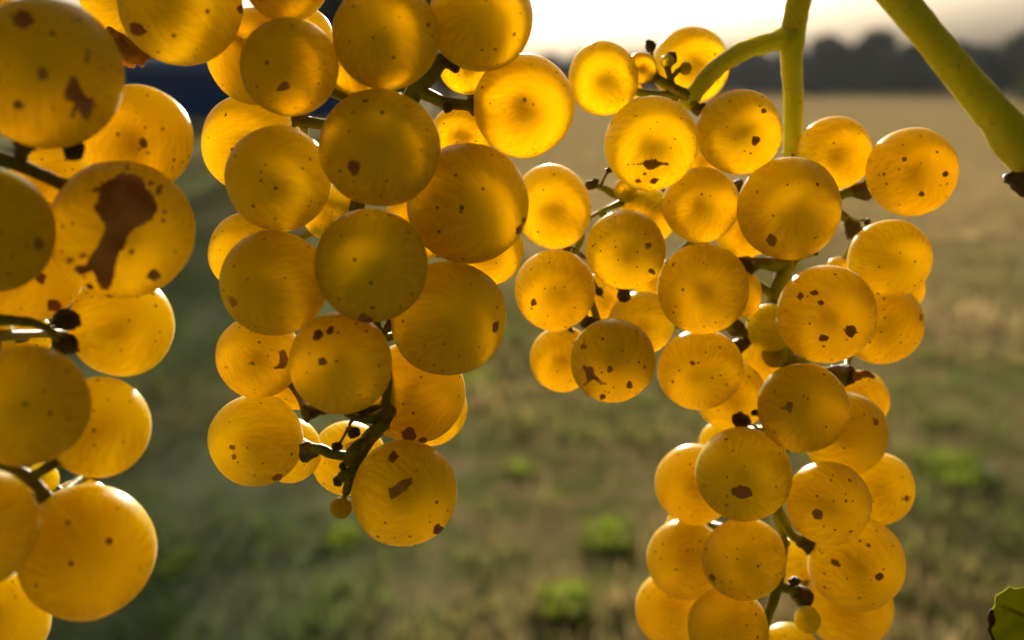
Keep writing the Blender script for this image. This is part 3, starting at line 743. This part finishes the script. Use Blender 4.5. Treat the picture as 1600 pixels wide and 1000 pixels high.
def spot(i, x, y, r, sx=1.0, rot=0.0, jag=0.3):
    o = []
    for k in range(14):
        a = 6.283 * k / 14; rr = r * (1 + jag * noise.noise(Vector((math.cos(a) * 1.5 + x, math.sin(a) * 1.5 + y, r))) * 1.6)
        rr += 0.9
        u, v = rr * math.cos(a) * sx, rr * math.sin(a)
        o.append((x + u * math.cos(rot) - v * math.sin(rot), y + u * math.sin(rot) + v * math.cos(rot)))
    scar(i, o, step=max(1.4, r / 3))
scar('L4', [(160, 285), (178, 277), (192, 270), (208, 272), (222, 282), (238, 300), (249, 316), (246, 334), (232, 348), (214, 356), (202, 368), (196, 384), (186, 396),
            (182, 416), (178, 432), (174, 448), (166, 452), (156, 450), (150, 440), (146, 424), (136, 424), (124, 430), (116, 420), (122, 408), (134, 412), (142, 400), (150, 386),
            (158, 372), (164, 356), (160, 342), (150, 330), (146, 322), (154, 306)], step=7)
spot('L4', 240, 429, 8, 1.2)
for q in ((152, 296, 4), (250, 296, 5), (236, 286, 3.5), (130, 398, 4), (112, 404, 3.5), (206, 392, 3.5), (170, 464, 4), (140, 446, 4.5), (258, 330, 3), (200, 262, 3.5)):
    spot('L4', *q, 1.3, q[0] * .7)
scar('L1', [(112, 116), (122, 122), (126, 136), (136, 152), (148, 152), (146, 168), (138, 188), (128, 184), (122, 172), (114, 180), (110, 172), (116, 160), (102, 158), (100, 140)], step=5)
spot('L1', 66, 116, 10, .9); spot('L1', 136, 92, 8, .6, .3); spot('L1', 36, 31, 13, 1.3); spot('L1', 29, 164, 8)
spot('L5', 224, 224, 8, .8); spot('L3', 64, 435, 9); spot('L2', 62, 382, 9, .8); spot('L3', 84, 478, 9, 1.3, .4)
spot('L12', 170, 846, 5); spot('L12', 106, 817, 4.5); spot('M1', 215, 45, 9, 1.5, .5); spot('M1', 377, 14, 6)
scar('M3', [(431, 144), (438, 130), (446, 127), (452, 129), (456, 136), (448, 142), (440, 145)], 4)
scar('M8', [(543, 252), (552, 249), (563, 253), (564, 264), (556, 276), (550, 274), (545, 264)], 4)
spot('M14', 569, 498, 8, 1.3, .1); spot('M15', 363, 472, 10, .5, -.3); spot('M20', 776, 510, 9, .6, .3); spot('M11', 810, 360, 8, .5, .5); spot('M11', 818, 345, 8, .4, .3)
spot('M22', 497, 524, 9, .8, .6); spot('M22', 516, 516, 8, .7, .5); scar('M22', [(496, 562), (504, 556), (510, 562), (513, 568), (506, 572), (497, 572)], 4)
scar('M21', [(436, 548), (444, 545), (452, 560), (450, 572), (444, 576), (430, 578), (424, 576), (436, 568)], 4)
scar('M21', [(388, 565), (396, 567), (403, 571), (396, 572), (388, 570)], 3)
spot('M23', 614, 642, 10, .6); spot('M23', 640, 680, 10, 1.1, .1); spot('M23', 661, 689, 6, 1.0)
scar('M28', [(604, 762), (618, 757), (626, 748), (644, 745), (645, 754), (636, 764), (622, 774), (612, 780), (608, 772)], 4)
spot('M28', 614, 714, 8, 1.1, -.5); spot('M28', 686, 826, 8, 1.1, -.6); spot('M25', 364, 698, 4.5); spot('M25', 366, 714, 4.5); spot('M25', 434, 745, 5, 1.4, -.3)
scar('R4', [(985, 254), (1004, 254), (1010, 250), (1020, 249), (1024, 246), (1028, 252), (1046, 254), (1046, 259), (1032, 260), (1022, 266), (1012, 266), (1004, 258), (988, 257)], 4)
spot('R4', 998, 282, 3.6, 1.2); spot('R4', 1023, 282, 4.5, 1.3, -.3)
spot('R5', 1180, 221, 7.5, .9); spot('R5', 1193, 174, 4); spot('R8', 1205, 375, 8); spot('R18', 1328, 515, 8.5); spot('R18', 1251, 463, 7, .6, .2); spot('R18', 1286, 528, 5, 1.4)
spot('R18', 1273, 457, 4.5, 1.3); spot('R18', 1283, 472, 4, 1.3, .5); spot('R12', 1013, 383, 5); spot('R12', 1019, 424, 4, 1.2); spot('R15', 834, 473, 6, .8, .5); spot('R13', 1052, 415, 6, .4, .5)
scar('R20', [(910, 562), (916, 572), (926, 572), (930, 586), (944, 598), (948, 602), (938, 602), (926, 594), (918, 600), (912, 606), (908, 603), (916, 594), (914, 582), (910, 574)], 4)
spot('R20', 984, 602, 6, .8); spot('R20', 912, 542, 4, 1.3, -.4); spot('R20', 953, 577, 4.5); spot('R20', 942, 620, 4, 1.2, .5)
scar('R30', [(1213, 639), (1226, 635), (1230, 628), (1240, 628), (1238, 638), (1234, 650), (1230, 640), (1222, 641)], 3)
spot('R35', 1159, 769, 10, 1.5); spot('R34', 1277, 803, 9.5); spot('R38', 1372, 899, 6, 1.2, -.2); spot('R38', 1303, 878, 5, 1.4, .4); spot('R37', 1112, 902, 6, .8, -.5)
spot('R33', 1416, 778, 4); spot('R7', 1413, 248, 4); spot('R7', 1478, 272, 4, 1.3, -.4); spot('R7', 1440, 303, 4, 1.2)
spot('R17', 1438, 495, 6, .5); spot('R31', 1369, 660, 4); spot('R21', 1080, 568, 3.5)

# ------------------------------------------------------------------ vine shoot, leaf, withered scrap
vs_ = empty('vine_shoot', at(1660, 300, .215)); tag(vs_, 'woody vine shoot that carries the arched stem of the slender bunch', 'vine shoot')
P, Rr = path('R', [(1700, 1500, 12, 34), (1690, 900, 12, 34), (1672, 560, 11, 34), (1650, 300, 10, 40), (1668, 150, 11, 34), (1650, -200, 12, 33), (1450, -480, 8, 32), (1000, -520, -14, 32), (500, -500, -30, 32), (-60, -420, -44, 30), (-500, -420, -50, 28)])
tube('cane', P, Rr, M_RACHIS, vs_, sides=14, per=8, wob=0.12, seed=3.0)
P, Rr = path('R', [(1625, 284, 9, 26), (1596, 284, 7, 16), (1580, 279, 6, 10), (1569, 281, 6, 7)])
tube('bud_scale', P, Rr, M_CAP, vs_, sides=9, per=6, wob=0.3, seed=9.0)
P, Rr = path('R', [(1622, 300, 9, 16), (1604, 300, 8, 10), (1590, 296, 7, 5)])
tube('bud_scale', P, Rr, M_DRY, vs_, sides=8, per=6, wob=0.3, seed=2.0)

def vine():
    root = empty('grapevine', (0.95, -0.5, 0)); tag(root, 'grapevine carrying the three grape bunches, its unseen leaves added to shade them', 'grapevine')
    tube('trunk', [(0.95, -0.5, -0.05), (0.93, -0.47, 0.3), (0.98, -0.46, 0.8), (0.9, -0.42, 1.2), (0.7, -0.3, 1.5), (0.3, -0.1, 1.62), (-0.5, 0.0, 1.64), (-1.5, 0.0, 1.62)],
         [.035, .028, .024, .022, .016, .010, .008, .006], M_BARK, root, sides=12, per=8, wob=.35, seed=4.0)
    tube('cane', [(0.55, -0.18, 1.56), (0.35, 0.0, 1.45), (0.2, 0.12, 1.36), at(1450, -480, .204)], [.006, .005, .0045, .004], M_BARK, root, sides=9, per=6, wob=.15)
    out = [(0, -.12), (.16, -.42), (.40, -.34), (.36, -.12), (.62, .02), (.50, .16), (.62, .40), (.34, .40), (.22, .50), (.0, .86), (-.22, .50), (-.34, .40), (-.62, .40), (-.50, .16), (-.62, .02), (-.36, -.12), (-.40, -.34), (-.16, -.42)]
    V = []; Fc = []
    def leaf(p, size, nrm):
        q = Vector((0, 0, 1)).rotation_difference(nrm) @ Quaternion((0, 0, 1), random.uniform(0, 6.28))
        i = len(V); fold = random.uniform(.1, .45)
        V.append(p)
        for (a, b) in out: V.append(p + q @ Vector((a, b, fold * abs(a) - .25 * b * b)) * size)
        n = len(out)
        for k in range(n): Fc.append((i, i + 1 + k, i + 1 + (k + 1) % n))
    for _ in range(2100):                                  # unseen leaf wall behind the camera, added to block front fill light
        p = Vector((random.uniform(-1.7, 1.7), random.gauss(-.5, .12), random.uniform(.75, 2.05)))
        if p.y > -.28: continue
        leaf(p, random.uniform(.055, .10), Vector((random.gauss(0, .5), random.choice((-1, 1)) * 1.0, random.gauss(.4, .4))).normalized())
    for _ in range(1300):                                  # unseen leaf roof above the bunches, added to cut the sky fill
        p = Vector((random.uniform(-1.7, 1.7), random.uniform(-.5, .26), random.uniform(1.47, 2.0)))
        leaf(p, random.uniform(.055, .10), Vector((random.gauss(0, .4), random.gauss(0, .4), 1)).normalized())
    o = mesh_obj('shade_foliage', V, Fc, M_VINELEAF, root, smooth=False); o['kind'] = 'stuff'
vine()
def vine_leaf():
    o2 = [(1604, 916), (1588, 919), (1576, 917), (1566, 924), (1556, 930), (1553, 944), (1548, 958), (1549, 972), (1545, 984), (1551, 998), (1544, 1012), (1538, 1040),
          (1520, 1062), (1528, 1090), (1510, 1120), (1530, 1146), (1540, 1190), (1570, 1210), (1590, 1250), (1630, 1240), (1680, 1270), (1720, 1240), (1770, 1220), (1790, 1170),
          (1830, 1130), (1820, 1080), (1850, 1040), (1820, 1000), (1800, 960), (1760, 950), (1730, 925), (1710, 950), (1700, 1000), (1690, 960), (1670, 930), (1640, 920)]
    pts = []
    n = len(o2)
    for a in range(n):
        p0 = Vector(o2[a]); p1 = Vector(o2[(a + 1) % n]); k = max(1, int((p1 - p0).length / 6))
        for s in range(k):
            q = p0.lerp(p1, s / k); pts.append(q + Vector((noise.noise(Vector((q.x * .2, q.y * .2, 1))), noise.noise(Vector((q.x * .2, q.y * .2, 4))))) * 2.5)
    m = len(pts); ring = list(pts); c = Vector((1690, 1080))
    for X in range(1500, 1860, 9):
        for Y in range(905, 1280, 9): pts.append(Vector((X + random.uniform(-2, 2), Y + random.uniform(-2, 2))))
    v2, _, fc, _, _, _ = delaunay_2d_cdt(pts, [], [list(range(m))], 1, 1e-4)
    def w3(q, off=0.0):
        dz = 0.008 * math.sin((q.x - c.x) * .012) + .005 * noise.noise(Vector((q.x * .012, q.y * .012, 2))) + .0012 * noise.noise(Vector((q.x * .05, q.y * .05, 2)))
        return at(q.x, q.y, .205 + dz + off)
    used = sorted({k for f in fc for k in f}); idx = {k: j for j, k in enumerate(used)}; nn = len(used)
    V = [w3(v2[k]) for k in used] + [w3(v2[k], .00035) for k in used]
    Fc = [tuple(idx[k] for k in f) for f in fc] + [tuple(idx[k] + nn for k in f)[::-1] for f in fc]
    root = empty('vine_leaf', w3(Vector((1700, 1000)))); tag(root, 'lobed green vine leaf with withered dark edge beneath the arched stem', 'leaf')
    mesh_obj('blade', V, Fc, M_VINELEAF, root)
    rim = [w3(q.lerp(c, .008), -.0001) for q in ring[10:46]]
    tube('withered_edge', rim, [.00028 + .0009 * max(0, noise.noise(Vector((j * .23, 0, 0)))) for j in range(len(rim))], M_VINEEDGE, root, sides=6, per=2, wob=.4)
    hub = Vector((1700, 1004))
    for e in ((1560, 945), (1535, 1130), (1660, 1240), (1790, 1150), (1800, 985)):
        e = Vector(e); tube('vein', [w3(hub.lerp(e, t), -.0002) for t in (0, .25, .5, .75, .97)], [.0007, .0006, .0005, .0004, .0002], M_STEM, root, sides=6, per=4)
    tube('petiole', [w3(hub), at(1708, 900, .2), at(1690, 800, .206), at(1680, 700, .207)], [.0012, .0012, .0012, .0016], M_STEM, root, sides=8, per=5)
vine_leaf()

def scrap():
    o2 = [(168, 40), (186, 50), (204, 60), (214, 68), (228, 74), (238, 84), (240, 90), (232, 94), (222, 106), (214, 100), (206, 108), (196, 102), (188, 106), (184, 90), (176, 70), (164, 52)]
    pts = []; n = len(o2)
    for a in range(n):
        p0 = Vector(o2[a]); p1 = Vector(o2[(a + 1) % n])
        for s in range(3):
            q = p0.lerp(p1, s / 3); pts.append(q + Vector((random.uniform(-1.5, 1.5), random.uniform(-1.5, 1.5))))
    m = len(pts)
    for X in range(160, 246, 5):
        for Y in range(36, 112, 5): pts.append(Vector((X, Y)))
    v2, _, fc, _, _, _ = delaunay_2d_cdt(pts, [], [list(range(m))], 1, 1e-4)
    used = sorted({k for f in fc for k in f}); idx = {k: j for j, k in enumerate(used)}; nn = len(used)
    w3 = lambda q, off: at(q.x, q.y, .168 + .0030 * noise.noise(Vector((q.x * .05, q.y * .05, 0))) + .0012 * noise.noise(Vector((q.x * .16, q.y * .16, 4))) + off)
    V = [w3(v2[k], 0) for k in used] + [w3(v2[k], .0002) for k in used]
    Fc = [tuple(idx[k] for k in f) for f in fc] + [tuple(idx[k] + nn for k in f)[::-1] for f in fc]
    tag(mesh_obj('withered_leaf_scrap', V, Fc, M_DRYLEAF), 'crumpled orange scrap of withered leaf caught between two bunches', 'leaf scrap')
scrap()

# ------------------------------------------------------------------ evening haze over the field
def haze():
    m, nt, out = new_mat('haze'); pv = N(nt, 'ShaderNodeVolumePrincipled')
    pv.inputs['Color'].default_value = (0.84, 0.91, 1.0, 1); pv.inputs['Density'].default_value = 0.00007; pv.inputs['Anisotropy'].default_value = 0.55
    nt.links.new(pv.outputs[0], out.inputs['Volume'])
    x, y0, y1, z0, z1 = 720, -80, 920, -1.5, 14
    V = [(-x, y0, z0), (x, y0, z0), (x, y1, z0), (-x, y1, z0), (-x, y0, z1), (x, y0, z1), (x, y1, z1), (-x, y1, z1)]
    o = mesh_obj('haze', V, [(0, 3, 2, 1), (4, 5, 6, 7), (0, 1, 5, 4), (1, 2, 6, 5), (2, 3, 7, 6), (3, 0, 4, 7)], m, smooth=False)
    tag(o, 'thin evening haze lying over the field', 'haze', kind='stuff')
haze()
